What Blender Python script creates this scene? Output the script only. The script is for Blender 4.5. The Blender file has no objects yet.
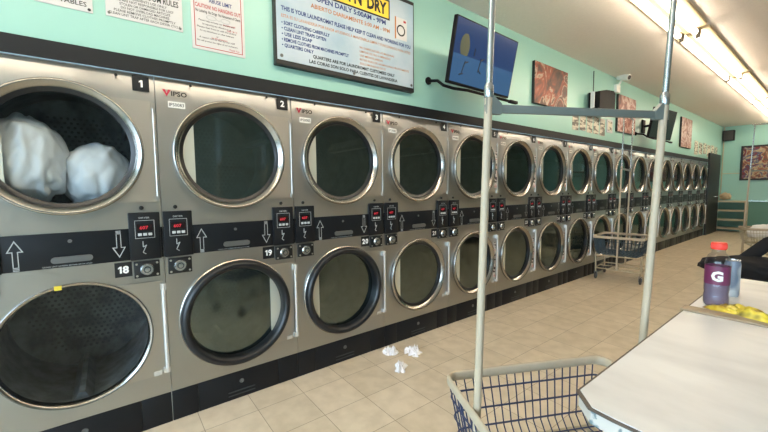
import bpy, bmesh, math, random
from math import sin, cos, pi, radians, sqrt
from mathutils import Vector, Matrix, noise
random.seed(7)
SC = bpy.context.scene
COL = SC.collection

# ------------------------------------------------------------------ materials
def srgb(r, g, b):
    f = lambda c: (c/255/12.92) if c/255 <= .04045 else ((c/255+.055)/1.055)**2.4
    return (f(r), f(g), f(b), 1)

def mat(name, col, rough=.5, metal=0., var=.0, vscale=6, bump=0., bscale=40, stretch=(1, 1, 1), coat=0., emit=None, estr=0., spec=.5, rvar=0., aniso=0.):
    m = bpy.data.materials.new(name); m.use_nodes = True
    nt = m.node_tree; b = nt.nodes['Principled BSDF']
    b.inputs['Base Color'].default_value = col
    b.inputs['Roughness'].default_value = rough
    b.inputs['Metallic'].default_value = metal
    b.inputs['Coat Weight'].default_value = coat
    b.inputs['Specular IOR Level'].default_value = spec
    tc = nt.nodes.new('ShaderNodeTexCoord'); mp = nt.nodes.new('ShaderNodeMapping')
    mp.inputs['Scale'].default_value = stretch
    nt.links.new(tc.outputs['Object'], mp.inputs['Vector'])
    if var:
        n = nt.nodes.new('ShaderNodeTexNoise'); n.inputs['Scale'].default_value = vscale; n.inputs['Detail'].default_value = 5
        nt.links.new(mp.outputs['Vector'], n.inputs['Vector'])
        mx = nt.nodes.new('ShaderNodeMix'); mx.data_type = 'RGBA'
        mx.inputs[6].default_value = [c*(1-var) for c in col[:3]]+[1]
        mx.inputs[7].default_value = [min(1, c*(1+var)) for c in col[:3]]+[1]
        nt.links.new(n.outputs['Fac'], mx.inputs[0]); nt.links.new(mx.outputs[2], b.inputs['Base Color'])
        if rvar:
            mr = nt.nodes.new('ShaderNodeMapRange'); mr.inputs[3].default_value = max(.02, rough-rvar); mr.inputs[4].default_value = rough+rvar
            nt.links.new(n.outputs['Fac'], mr.inputs[0]); nt.links.new(mr.outputs[0], b.inputs['Roughness'])
    if bump:
        n = nt.nodes.new('ShaderNodeTexNoise'); n.inputs['Scale'].default_value = bscale; n.inputs['Detail'].default_value = 3
        nt.links.new(mp.outputs['Vector'], n.inputs['Vector'])
        bp = nt.nodes.new('ShaderNodeBump'); bp.inputs['Strength'].default_value = bump; bp.inputs['Distance'].default_value = .02
        nt.links.new(n.outputs['Fac'], bp.inputs['Height']); nt.links.new(bp.outputs['Normal'], b.inputs['Normal'])
    if aniso:
        b.inputs['Anisotropic'].default_value = aniso
        cx = nt.nodes.new('ShaderNodeCombineXYZ'); cx.inputs[2].default_value = 1
        nt.links.new(cx.outputs[0], b.inputs['Tangent'])
    if emit:
        b.inputs['Emission Color'].default_value = emit; b.inputs['Emission Strength'].default_value = estr
    return m

def glass_mat(name, tint, ior=1.45, rough=.02, boost=1., gl=(1, 1, 1, 1)):
    m = bpy.data.materials.new(name); m.use_nodes = True
    nt = m.node_tree; nt.nodes.clear()
    o = nt.nodes.new('ShaderNodeOutputMaterial'); mx = nt.nodes.new('ShaderNodeMixShader')
    t = nt.nodes.new('ShaderNodeBsdfTransparent'); t.inputs[0].default_value = tint
    g = nt.nodes.new('ShaderNodeBsdfGlossy'); g.inputs['Roughness'].default_value = rough; g.inputs[0].default_value = gl
    lw = nt.nodes.new('ShaderNodeLayerWeight'); lw.inputs[0].default_value = .5
    p5 = nt.nodes.new('ShaderNodeMath'); p5.operation = 'POWER'; p5.inputs[1].default_value = 5
    f0 = ((ior-1)/(ior+1))**2*boost
    ml = nt.nodes.new('ShaderNodeMath'); ml.operation = 'MULTIPLY_ADD'; ml.inputs[1].default_value = 1-f0; ml.inputs[2].default_value = f0
    nt.links.new(lw.outputs['Facing'], p5.inputs[0]); nt.links.new(p5.outputs[0], ml.inputs[0]); nt.links.new(ml.outputs[0], mx.inputs[0])
    nt.links.new(t.outputs[0], mx.inputs[1]); nt.links.new(g.outputs[0], mx.inputs[2])
    nt.links.new(mx.outputs[0], o.inputs[0])
    return m

def ramp_mat(name, stops, scale, rough=.5, kind='noise', dist=0., detail=6, stretch=(1, 1, 1)):
    m = bpy.data.materials.new(name); m.use_nodes = True
    nt = m.node_tree; b = nt.nodes['Principled BSDF']; b.inputs['Roughness'].default_value = rough
    tc = nt.nodes.new('ShaderNodeTexCoord'); mp = nt.nodes.new('ShaderNodeMapping'); mp.inputs['Scale'].default_value = stretch
    nt.links.new(tc.outputs['Object'], mp.inputs['Vector'])
    if kind == 'wave':
        n = nt.nodes.new('ShaderNodeTexWave'); n.inputs['Scale'].default_value = scale; n.inputs['Distortion'].default_value = dist; n.inputs['Detail'].default_value = detail
    else:
        n = nt.nodes.new('ShaderNodeTexNoise'); n.inputs['Scale'].default_value = scale; n.inputs['Distortion'].default_value = dist; n.inputs['Detail'].default_value = detail
    nt.links.new(mp.outputs['Vector'], n.inputs['Vector'])
    r = nt.nodes.new('ShaderNodeValToRGB'); nt.links.new(n.outputs['Fac'], r.inputs[0])
    els = r.color_ramp.elements
    while len(els) > 1: els.remove(els[-1])
    els[0].position = stops[0][0]; els[0].color = stops[0][1]
    for p, c in stops[1:]:
        e = els.new(p); e.color = c
    nt.links.new(r.outputs['Color'], b.inputs['Base Color'])
    return m

M = {}
M['steel'] = mat('brushed_stainless', srgb(178, 180, 180), .33, 1., aniso=.8, var=.08, vscale=3, bump=.30, bscale=2.6, stretch=(1, 1, 1.3), rvar=.05)
M['steel_plate'] = mat('plain_stainless', srgb(186, 186, 183), .38, 1., aniso=.85, bump=.08, bscale=3)
M['chrome'] = mat('polished_ring', srgb(166, 163, 158), .2, 1.)
M['bar_light'] = mat('light_hinge_metal', srgb(214, 214, 212), .35, .6)
M['pull'] = mat('pull_plate_metal', srgb(206, 208, 196), .35, .45)
M['chrome_bar'] = mat('hinge_metal', srgb(190, 188, 182), .35, .9)
M['black'] = mat('black_enamel', srgb(19, 22, 27), .4, var=.15, vscale=8, spec=.3)
M['black_panel'] = mat('black_panel', srgb(22, 24, 27), .42)
M['blackring'] = mat('black_gasket', srgb(20, 23, 28), .33, bump=.05, bscale=30)
M['trim'] = mat('black_trim', srgb(28, 30, 33), .5, var=.1, spec=.3)
M['holes'] = mat('drum_holes', srgb(66, 73, 79), .6)
M['drum'] = ramp_mat('galvanised_drum', [(.35, srgb(62, 70, 76)), (.65, srgb(112, 120, 124))], 12, .4)
M['glass'] = glass_mat('dark_door_glass', (.12, .15, .15, 1), 2.4, rough=.09, gl=(.82, 1, .98, 1))
M['glass_clear'] = glass_mat('clear_door_glass', (.86, .9, .92, 1), 1.35)
M['white'] = mat('white_print', srgb(235, 235, 230), .6)
M['paper'] = mat('paper_white', srgb(206, 206, 206), .7, var=.04, vscale=4)
M['digit'] = mat('white_digit', srgb(240, 240, 240), .5)
M['grey_line'] = mat('grey_outline', srgb(165, 170, 172), .5)
M['red_led'] = mat('red_display', srgb(60, 5, 8), .3, emit=(1, .05, .08, 1), estr=.38)
M['display'] = mat('display_window', srgb(28, 12, 14), .25)
M['button'] = mat('button_white', srgb(190, 195, 198), .5)
M['red_logo'] = mat('logo_red', srgb(190, 40, 70), .5)
M['ink'] = mat('ink_black', srgb(32, 32, 36), .6)
M['blue_ink'] = mat('ink_blue', srgb(34, 52, 120), .6)
M['orange_ink'] = mat('ink_orange', srgb(186, 120, 70), .6)
M['red_ink'] = mat('ink_red', srgb(176, 44, 52), .6)
M['yellow_panel'] = mat('sign_yellow', srgb(246, 208, 62), .5)
M['sky_panel'] = ramp_mat('sign_pale_blue', [(.3, srgb(150, 178, 196)), (.7, srgb(186, 200, 210))], 3, .45)
M['frame_black'] = mat('frame_black', srgb(26, 28, 30), .5)
M['cream'] = mat('cream_vinyl', srgb(180, 166, 144), .5, var=.1, vscale=14, bump=.05)
M['tube_chrome'] = mat('tube_chrome', srgb(190, 196, 200), .25, 1.)
M['bluegrey'] = mat('blue_grey_paint', srgb(108, 116, 112), .42, var=.12, vscale=20)
M['wire'] = mat('navy_wire', srgb(44, 56, 88), .4)
M['wire_dark'] = mat('dark_teal_wire', srgb(44, 64, 76), .45)
M['frame_tan'] = mat('tan_frame', srgb(176, 164, 138), .5)
M['rubber'] = mat('grey_rubber', srgb(70, 66, 64), .7)
M['linen'] = mat('white_linen', srgb(212, 220, 226), .9, var=.05, bump=.12, bscale=9)
M['tubelight'] = mat('fluorescent_tube', srgb(255, 250, 240), .5, emit=(1, .88, .72, 1), estr=11)
M['fixture'] = mat('fixture_enamel', srgb(206, 186, 146), .5)
M['fixture_dark'] = mat('lampholder', srgb(120, 112, 100), .6)
M['screen'] = mat('tv_screen', srgb(10, 20, 45), .12, emit=(.04, .12, .34, 1), estr=.2, spec=.6)
M['screen_off'] = mat('tv_screen_dark', srgb(24, 26, 28), .2)
M['screen_low'] = mat('tv_screen_lower', srgb(10, 30, 60), .12, emit=(.09, .22, .42, 1), estr=.26, spec=.6)
M['screen_yel'] = mat('tv_picture_yellow', srgb(60, 60, 40), .12, emit=(.20, .22, .16, 1), estr=.2)
M['plastic_black'] = mat('black_plastic', srgb(20, 20, 22), .6, spec=.15)
M['wallpaint'] = mat('teal_paint', srgb(156, 204, 193), .34, var=.03, vscale=2, bump=.06, bscale=2.5, spec=.45)
M['wall_grey'] = mat('grey_paint', srgb(142, 152, 148), .5, var=.04)
M['wall_low'] = mat('teal_wainscot', srgb(92, 138, 122), .5, var=.05)
M['ceiling'] = mat('textured_ceiling', srgb(234, 224, 216), .95, var=.05, vscale=30, bump=.25, bscale=60)
M['door'] = mat('door_black', srgb(30, 32, 34), .5, var=.1)
M['art'] = ramp_mat('abstract_art', [(.30, srgb(48, 38, 34)), (.42, srgb(96, 58, 46)), (.52, srgb(150, 72, 50)), (.56, srgb(176, 160, 142)), (.60, srgb(100, 62, 50)), (.75, srgb(64, 52, 46))], 3.2, .5, dist=1.6, detail=4)
M['art_pale'] = ramp_mat('abstract_art_pale', [(.30, srgb(96, 60, 54)), (.45, srgb(150, 96, 84)), (.55, srgb(200, 176, 165)), (.62, srgb(140, 90, 80)), (.78, srgb(100, 76, 70))], 4.5, .5, dist=1.5, detail=4)
M['art_back'] = ramp_mat('collage_art', [(.28, srgb(30, 26, 30)), (.4, srgb(120, 40, 44)), (.47, srgb(70, 80, 110)), (.53, srgb(190, 170, 130)), (.6, srgb(130, 60, 50)), (.72, srgb(70, 90, 70))], 5, .5, dist=1.2, detail=5)
M['notice'] = ramp_mat('printed_notice', [(.44, srgb(120, 116, 106)), (.52, srgb(214, 208, 190))], 9, .7, dist=.6, detail=2, stretch=(1, .6, 2.4))
M['sticker'] = ramp_mat('printed_sticker', [(.40, srgb(70, 50, 50)), (.50, srgb(226, 220, 212)), (.62, srgb(206, 150, 142))], 30, .6, detail=1, stretch=(1, .5, 1))
M['woodstrip'] = mat('worn_wood_strip', srgb(156, 138, 114), .55, var=.22, vscale=14, stretch=(.5, 4, 1), bump=.1)
M['table_edge'] = mat('dark_table_edge', srgb(84, 72, 62), .6, var=.3, vscale=30)
M['fascia'] = ramp_mat('chipped_blue_fascia', [(.43, srgb(104, 122, 128)), (.46, srgb(190, 186, 180))], 18, .5, detail=4)
M['paint_patch'] = mat('white_laminate_edge', srgb(226, 230, 230), .5)
M['fixture_dim'] = mat('dull_dark_metal', srgb(70, 74, 78), .5, .5)
M['leg_metal'] = mat('table_leg_metal', srgb(110, 112, 112), .45, .6)
M['clearplastic'] = glass_mat('clear_bottle', (.88, .88, .9, 1), 1.4)
M['drink'] = mat('purple_drink', srgb(126, 114, 134), .15, var=.1)
M['label'] = mat('berry_label', srgb(112, 48, 84), .35, var=.15, vscale=20)
M['cap'] = mat('orange_red_cap', srgb(236, 62, 40), .4)
M['can_body'] = ramp_mat('silver_blue_can', [(.46, srgb(120, 132, 150)), (.54, srgb(196, 200, 204))], 9, .28, detail=1)
M['can_metal'] = mat('can_metal', srgb(190, 192, 194), .25, 1.)
M['crisp'] = ramp_mat('yellow_snack_film', [(.33, srgb(120, 70, 44)), (.40, srgb(190, 162, 46)), (.60, srgb(222, 200, 66)), (.70, srgb(96, 84, 60))], 12, .28, detail=2)
M['tissue'] = mat('white_tissue', srgb(236, 232, 232), .85)
M['bagfilm'] = mat('translucent_bag', srgb(226, 224, 220), .35, bump=.3, bscale=20)
M['bagcloth'] = mat('black_cloth', srgb(20, 20, 24), .85, var=.2)
M['redleg'] = mat('dull_red_metal', srgb(110, 50, 44), .5)
M['shelf'] = mat('shelf_grey_green', srgb(186, 176, 146), .5, var=.1)
M['tan_plush'] = mat('tan_cloth', srgb(196, 172, 136), .9, bump=.4, bscale=30)
M['concrete'] = mat('pavement', srgb(150, 148, 142), .9, var=.1)
M['yellow_tag'] = mat('yellow_sticker', srgb(222, 200, 60), .5)

def floor_mat():
    m = bpy.data.materials.new('beige_floor_tile'); m.use_nodes = True
    nt = m.node_tree; b = nt.nodes['Principled BSDF']
    tc = nt.nodes.new('ShaderNodeTexCoord'); mp = nt.nodes.new('ShaderNodeMapping')
    mp.inputs['Location'].default_value = (-.21, -.061, 0)
    nt.links.new(tc.outputs['Object'], mp.inputs['Vector'])
    br = nt.nodes.new('ShaderNodeTexBrick'); br.offset = 0; br.squash = 1
    br.inputs['Scale'].default_value = 1; br.inputs['Brick Width'].default_value = .305; br.inputs['Row Height'].default_value = .305
    br.inputs['Mortar Size'].default_value = .0022; br.inputs['Mortar Smooth'].default_value = .3
    br.inputs['Color1'].default_value = srgb(216, 202, 180); br.inputs['Color2'].default_value = srgb(206, 192, 169); br.inputs['Mortar'].default_value = srgb(150, 135, 115)
    nt.links.new(mp.outputs['Vector'], br.inputs['Vector'])
    n = nt.nodes.new('ShaderNodeTexNoise'); n.inputs['Scale'].default_value = 9; n.inputs['Detail'].default_value = 6
    nt.links.new(tc.outputs['Object'], n.inputs['Vector'])
    r = nt.nodes.new('ShaderNodeValToRGB'); r.color_ramp.elements[0].color = (.87, .855, .83, 1); r.color_ramp.elements[1].color = (1, 1, 1, 1)
    r.color_ramp.elements[0].position = .36; r.color_ramp.elements[1].position = .62
    nt.links.new(n.outputs['Fac'], r.inputs[0])
    mx = nt.nodes.new('ShaderNodeMix'); mx.data_type = 'RGBA'; mx.blend_type = 'MULTIPLY'; mx.inputs[0].default_value = 1
    nt.links.new(br.outputs['Color'], mx.inputs[6]); nt.links.new(r.outputs['Color'], mx.inputs[7])
    nt.links.new(mx.outputs[2], b.inputs['Base Color'])
    b.inputs['Roughness'].default_value = .42
    bp = nt.nodes.new('ShaderNodeBump'); bp.inputs['Strength'].default_value = .15; bp.inputs['Distance'].default_value = .004; bp.invert = True
    nt.links.new(br.outputs['Fac'], bp.inputs['Height']); nt.links.new(bp.outputs['Normal'], b.inputs['Normal'])
    return m
M['floor'] = floor_mat()

def laminate():
    m = bpy.data.materials.new('white_laminate_top'); m.use_nodes = True
    nt = m.node_tree; b = nt.nodes['Principled BSDF']; b.inputs['Roughness'].default_value = .42
    tc = nt.nodes.new('ShaderNodeTexCoord'); mp = nt.nodes.new('ShaderNodeMapping'); mp.inputs['Scale'].default_value = (1, 2.2, 1)
    mp.inputs['Rotation'].default_value = (0, 0, .5)
    nt.links.new(tc.outputs['Object'], mp.inputs['Vector'])
    n = nt.nodes.new('ShaderNodeTexNoise'); n.inputs['Scale'].default_value = 3; n.inputs['Detail'].default_value = 7
    nt.links.new(mp.outputs['Vector'], n.inputs['Vector'])
    r = nt.nodes.new('ShaderNodeValToRGB'); e = r.color_ramp.elements
    e[0].position = .30; e[0].color = srgb(194, 194, 196); e[1].position = .60; e[1].color = srgb(217, 217, 218)
    nt.links.new(n.outputs['Fac'], r.inputs[0]); nt.links.new(r.outputs['Color'], b.inputs['Base Color'])
    return m
M['laminate'] = laminate()

# ------------------------------------------------------------------ mesh builder
class MB:
    def __init__(s): s.v = []; s.f = []
    def add(s, vs, fs):
        o = len(s.v); s.v += [tuple(v) for v in vs]; s.f += [tuple(i+o for i in f) for f in fs]; return s
    def box(s, x0, x1, y0, y1, z0, z1, bev=0.):
        if bev <= 0:
            vs = [(x, y, z) for x in (x0, x1) for y in (y0, y1) for z in (z0, z1)]
            return s.add(vs, [(0, 1, 3, 2), (4, 6, 7, 5), (0, 4, 5, 1), (2, 3, 7, 6), (0, 2, 6, 4), (1, 5, 7, 3)])
        bm = bmesh.new(); bmesh.ops.create_cube(bm, size=1)
        for v in bm.verts: v.co = Vector(((x0+x1)/2+v.co.x*(x1-x0), (y0+y1)/2+v.co.y*(y1-y0), (z0+z1)/2+v.co.z*(z1-z0)))
        bmesh.ops.bevel(bm, geom=bm.edges[:], offset=bev, segments=2, affect='EDGES', profile=.5)
        return s.bm(bm)
    def bm(s, bm, mtx=None):
        bm.verts.index_update()
        s.add([(mtx @ v.co if mtx else v.co) for v in bm.verts], [[v.index for v in f.verts] for f in bm.faces]); bm.free(); return s
    def prism(s, pts, a0, a1, axis='x'):
        """closed polygon (2D) extruded along an axis"""
        n = len(pts)
        def P(u, v, a): return {'x': (a, u, v), 'y': (u, a, v), 'z': (u, v, a)}[axis]
        vs = [P(u, v, a0) for u, v in pts]+[P(u, v, a1) for u, v in pts]
        return s.add(vs, [tuple(range(n))[::-1], tuple(range(n, 2*n))]+[(i, (i+1) % n, n+(i+1) % n, n+i) for i in range(n)])
    def lathe(s, prof, c=(0, 0, 0), axis='x', n=48):
        """profile of (radius, along); radius 0 closes"""
        rings = []; vs = []
        for r, a in prof:
            if r < 1e-6:
                rings.append([len(vs)]); vs.append((0, 0, a))
            else:
                rings.append(list(range(len(vs), len(vs)+n))); vs += [(r*cos(2*pi*k/n), r*sin(2*pi*k/n), a) for k in range(n)]
        fs = []
        for A, B in zip(rings, rings[1:]):
            for k in range(n):
                a, b = A[k % len(A)], A[(k+1) % len(A)]; d, e = B[k % len(B)], B[(k+1) % len(B)]
                q = []
                for i in (a, b, e, d):
                    if i not in q: q.append(i)
                if len(q) > 2: fs.append(q)
        m = {'x': lambda p: (p[2], p[0], p[1]), 'y': lambda p: (p[1], p[2], p[0]), 'z': lambda p: p}[axis]
        vs = [tuple(a+b for a, b in zip(m(p), c)) for p in vs]
        return s.add(vs, fs)
    def tube(s, pts, r, n=8, closed=False, rz=None, caps=True):
        """swept tube through points; rz = separate vertical half-size"""
        pts = [Vector(p) for p in pts]; N = len(pts); vs = []
        up = None
        for i, p in enumerate(pts):
            a = pts[(i-1) % N] if (closed or i > 0) else p
            b = pts[(i+1) % N] if (closed or i < N-1) else p
            t = (b-a).normalized()
            if abs(t.z) > .95 and up is None: ref = Vector((1, 0, 0))
            else: ref = Vector((0, 0, 1)) if up is None or rz else up
            e1 = t.cross(ref)
            if e1.length < 1e-4: e1 = t.cross(Vector((1, 0, 0)))
            e1.normalize(); e2 = e1.cross(t).normalized(); up = e2
            for k in range(n):
                an = 2*pi*k/n
                vs.append(p+e1*cos(an)*r+e2*sin(an)*(rz or r))
        fs = []
        for i in range(N if closed else N-1):
            j = (i+1) % N
            for k in range(n): fs.append((i*n+k, i*n+(k+1) % n, j*n+(k+1) % n, j*n+k))
        if not closed and caps: fs += [tuple(range(n))[::-1], tuple(range((N-1)*n, N*n))]
        return s.add(vs, fs)
    def build(s, name, m, parent=None, loc=(0, 0, 0), rot=(0, 0, 0), smooth=35):
        me = bpy.data.meshes.new(name); me.from_pydata(s.v, [], s.f); me.validate()
        bm = bmesh.new(); bm.from_mesh(me); bmesh.ops.recalc_face_normals(bm, faces=bm.faces); bm.to_mesh(me); bm.free()
        if smooth:
            me.polygons.foreach_set('use_smooth', [True]*len(me.polygons)); me.set_sharp_from_angle(angle=radians(smooth))
        me.materials.append(m)
        o = bpy.data.objects.new(name, me); COL.objects.link(o)
        o.location = loc; o.rotation_euler = rot
        if parent: o.parent = parent
        return o

def empty(name, loc=(0, 0, 0), rz=0.):
    o = bpy.data.objects.new(name, None); COL.objects.link(o); o.empty_display_size = .1
    o.location = loc; o.rotation_euler = (0, 0, rz); return o
def tag(o, label, cat, group=None, kind=None):
    o['label'] = label; o['category'] = cat
    if group: o['group'] = group
    if kind: o['kind'] = kind
    return o
def struct(o): o['kind'] = 'structure'; return o
def copy_tree(o, parent=None):
    c = o.copy(); COL.objects.link(c)
    if parent: c.parent = parent
    for ch in list(o.children): copy_tree(ch, c)
    return c

_tc = {}
def glyphs(s, bold=0.):
    """outline mesh of a line of lettering at size 1, returned as verts, faces, width"""
    k = (s, bold)
    if k in _tc: return _tc[k]
    cu = bpy.data.curves.new('t', 'FONT'); cu.body = s; cu.size = 1; cu.offset = bold; cu.resolution_u = 2
    ob = bpy.data.objects.new('t', cu); COL.objects.link(ob)
    dg = bpy.context.evaluated_depsgraph_get(); me = bpy.data.meshes.new_from_object(ob.evaluated_get(dg))
    vs = [tuple(v.co) for v in me.vertices]; fs = [tuple(p.vertices) for p in me.polygons]
    bpy.data.objects.remove(ob); bpy.data.curves.remove(cu); bpy.data.meshes.remove(me)
    w = (min(v[0] for v in vs), max(v[0] for v in vs)) if vs else (0, 1)
    _tc[k] = (vs, fs, w); return _tc[k]
def write(mb, s, y, z, h, x, align='l', width=None, bold=.012):
    """a line of lettering on a plane facing +x; h = cap height; width squeezes it to fit"""
    vs, fs, (a, b) = glyphs(s, bold); k = h/.69; kx = k if width is None else width/(b-a)
    off = {'l': 0, 'c': -(b-a)*kx/2, 'r': -(b-a)*kx}[align]
    mb.add([(x, y+off+(v[0]-a)*kx, z+v[1]*k) for v in vs], fs); return mb

# ------------------------------------------------------------------ setting
RW, Y0, Y1, CH = 6.2, -3.0, 14.8, 3.127
struct(MB().box(-.9, RW+.2, Y0-.1, Y1+.1, -.1, 0).build('floor', M['floor'], smooth=0))
struct(MB().box(-.9, RW+.2, Y0-.1, Y1+.1, CH, CH+.1).build('ceiling', M['ceiling'], smooth=0))
ML = MB().box(-.12, 0, -.60, 13.04, 2.03, CH).box(-.12, 0, Y0, -.60, 0, CH).box(-.12, 0, 13.04, Y1, 0, CH)
struct(ML.build('wall_left', M['wallpaint'], smooth=0))
struct(MB().box(0, RW, Y1, Y1+.1, .92, CH).build('wall_back', M['wallpaint'], smooth=0))
struct(MB().box(0, RW, Y1-.012, Y1+.1, 0, .915).build('trim_1', M['wall_low'], smooth=0))
struct(MB().box(RW, RW+.12, Y0, Y1, 0, CH).build('wall_right', M['wall_grey'], smooth=0))
struct(MB().box(0, RW, Y0-.12, Y0, 0, .25).box(0, RW, Y0-.12, Y0, 2.8, CH).box(0, .15, Y0-.12, Y0, .25, 2.8).box(RW-.15, RW, Y0-.12, Y0, .25, 2.8).build('wall_front', M['wallpaint'], smooth=0))
fr = MB()
for k in range(6):
    y = .15+k*(RW-.3)/5; fr.box(y-.03, y+.03, Y0-.09, Y0-.03, .25, 2.8)
fr.box(.15, RW-.15, Y0-.09, Y0-.03, .25, .31).box(.15, RW-.15, Y0-.09, Y0-.03, 2.74, 2.8)
struct(fr.build('window_1', M['frame_black'], smooth=0))
struct(MB().box(-8, 16, -14, Y0-.12, -.12, -.02).build('ground', M['concrete'], smooth=0))
struct(MB().box(0, .013, -.60, 13.04, 2.016, 2.101).build('trim_2', M['trim'], smooth=0))
d = struct(MB().box(.001, .045, 13.08, 14.42, 0, 2.27).build('door_1', M['door'], smooth=0))
MB().tube([(.05, 13.85, 1.06), (.10, 13.85, 1.06), (.10, 13.98, 1.06)], .012).lathe([(0, .0451), (.03, .0451), (.03, .055), (0, .055)], (0, 13.85, 1.06), 'x', 16).build('door_handle', M['chrome'], d)

# ------------------------------------------------------------------ dryers
HW = .3985
RO, RI = .333, .285
ZU, ZL = 1.592, .586

def holed_panel(mb, y0, y1, z0, z1, cz, r, x=0., lip=.03, n=72, roll=0.):
    ang = sorted(set([2*pi*k/n for k in range(n)]+[math.atan2(z-cz, y) % (2*pi) for y in (y0, y1) for z in (z0, z1)]))
    inn, outp = [], []
    for a in ang:
        c, s_ = cos(a), sin(a); t = 1e9
        if c > 1e-9: t = min(t, y1/c)
        if c < -1e-9: t = min(t, y0/c)
        if s_ > 1e-9: t = min(t, (z1-cz)/s_)
        if s_ < -1e-9: t = min(t, (z0-cz)/s_)
        inn.append((x, r*c, cz+r*s_)); outp.append((x, t*c, cz+t*s_))
    m = len(ang); bk = [(x-lip, p[1], p[2]) for p in inn]; K = 7; rows = []
    for k in range(K+1):
        u = (k/K)**.8
        row = []
        for p, q in zip(inn, outp):
            yy, zz = p[1]+(q[1]-p[1])*u, p[2]+(q[2]-p[2])*u
            row.append((x-roll*max(0, 1-(z1-zz)/.125)**2, yy, zz))
        rows.append(row)
    vs = sum(rows, [])+bk; fs = []
    for k in range(K): fs += [(k*m+i, k*m+(i+1) % m, (k+1)*m+(i+1) % m, (k+1)*m+i) for i in range(m)]
    fs += [(i, (i+1) % m, (K+1)*m+(i+1) % m, (K+1)*m+i) for i in range(m)]
    mb.add(vs, fs)
    return mb

def arrow(mb, y, z, up, x=.0065):
    """outlined arrow decal with a striped tail"""
    d_ = 1 if up else -1; t = .0042
    out = [(-.011, -.055), (-.011, .015), (-.030, .015), (0, .073), (.030, .015), (.011, .015), (.011, -.055)]
    k = .80; inn = [(-.0075, -.055), (-.0075, .0195), (-.0225, .0195), (0, .063), (.0225, .0195), (.0075, .0195), (.0075, -.055)]
    vs = [(x, y+a, z+d_*b) for a, b in out]+[(x, y+a, z+d_*b) for a, b in inn]; n = len(out)
    mb.add(vs, [(i, i+1, n+i+1, n+i) for i in range(n-1)])
    for q in range(3): mb.box(x-.001, x, y-.011, y+.011, z+d_*(-.058-.007*q)-.002, z+d_*(-.058-.007*q)+.002)
    return mb

P = {}   # shared part meshes
def shared(key, fn):
    if key not in P:
        o = fn(); P[key] = o.data
        bpy.data.objects.remove(o)
    return P[key]
def part(name, key, fn, parent, loc=(0, 0, 0), label=None):
    me = shared(key, fn)
    o = bpy.data.objects.new(name, me); COL.objects.link(o); o.parent = parent; o.location = loc
    if label: o['label'] = label
    return o

def f_cabinet(rl):
    mb = MB()
    holed_panel(mb, -HW, HW, 1.1715, 2.014, ZU, .308, roll=.020)
    holed_panel(mb, -HW, HW, .186, .9976, ZL, rl)
    mb.add([(0, -HW, .9976), (0, HW, .9976), (0, HW, 1.1715), (0, -HW, 1.1715)], [(0, 1, 2, 3)])
    D = -.80
    for a, b, c, d_ in [((0, -HW, .186), (D, -HW, .186), (D, -HW, 2.012), (0, -HW, 2.012)), ((0, HW, .186), (D, HW, .186), (D, HW, 2.012), (0, HW, 2.012)),
                       ((D, -HW, .186), (D, HW, .186), (D, HW, 2.012), (D, -HW, 2.012)), ((0, -HW, 2.012), (0, HW, 2.012), (D, HW, 2.012), (D, -HW, 2.012)),
                       ((0, -HW, .186), (0, HW, .186), (D, HW, .186), (D, -HW, .186))]:
        mb.add([a, b, c, d_], [(0, 1, 2, 3)])
    return mb.build('cabinet', M['steel'])
def f_ring_chrome():
    return MB().lathe([(.308, -.02), (RO-.002, .0), (RO, .004), (RO, .027), (RO-.004, .033), (RO-.011, .035), (RO-.018, .031), (RI+.012, .010), (RI+.004, .0), (RI, -.006), (RI, -.028)], n=96).build('door', M['chrome'], smooth=50)
def f_gasket():
    return MB().lathe([(RI+.011, .0085), (RI+.007, .0075), (RI-.010, -.004), (RI-.012, -.014)], n=80).build('gasket', M['blackring'])
def f_ring_black():
    return MB().lathe([(.308, -.02), (.334, .0), (.339, .012), (.339, .036), (.331, .054), (.316, .064), (.301, .060), (.289, .044), (RI, .018), (RI, -.028)], n=96).build('door', M['blackring'], smooth=50)
def f_ring_edge():
    return MB().lathe([(.336, .0), (.344, .0), (.345, .014), (.340, .018), (.336, .014)], n=96).build('ring_edge', M['chrome'])
def f_ring_thin():
    return MB().lathe([(.310, -.02), (.326, .0), (.327, .010), (.322, .016), (.314, .014), (.308, .004), (.306, -.03)], n=96).build('door', M['chrome'], smooth=50)
def f_glass(r, x):
    return MB().lathe([(0, x), (r, x)], n=64).build('door_glass', M['glass'])
def f_chord(side):
    a0 = math.acos(.215/RI); pts = [(side*RI*.996*cos(a0*(1-2*k/24)), RI*.996*sin(a0*(1-2*k/24))) for k in range(25)]
    return MB().prism(pts, -.010, -.004).build('pull_plate', M['pull'])
def f_drum():
    mb = MB().lathe([(.309, -.031), (.318, -.06), (.365, -.085), (.365, -.70), (.30, -.71), (0, -.71)], n=64)
    for k in range(3):
        a = 2*pi*k/3+.5
        c, s_ = cos(a), sin(a)
        mb.add([(x, r*c-w*s_, r*s_+w*c) for x in (-.10, -.69) for r, w in ((.366, -.05), (.30, -.012), (.30, .012), (.366, .05))],
               [(0, 1, 5, 4), (1, 2, 6, 5), (2, 3, 7, 6), (0, 1, 2, 3), (4, 5, 6, 7)])
    return mb.build('drum', M['drum'], smooth=40)
def f_perf():
    mb = MB()
    for i in range(-9, 10):
        for j in range(-9, 10):
            y, z = i*.032+(j % 2)*.016, j*.028
            if y*y+z*z < .28**2: mb.lathe([(0, -.7085), (.009, -.7085)], (0, y, z), n=6)
    return mb.build('perforated_back', M['holes'], smooth=0)
def f_hplate():
    a0 = math.asin(.277/.3295); pts = [(.384, -.277), (.384, .277)]+[(.3295*cos(a0-2*a0*k/28), .3295*sin(a0-2*a0*k/28)) for k in range(29)]
    return MB().prism(pts, .0005, .009).build('hinge_plate', M['steel_plate'], smooth=0)
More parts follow.
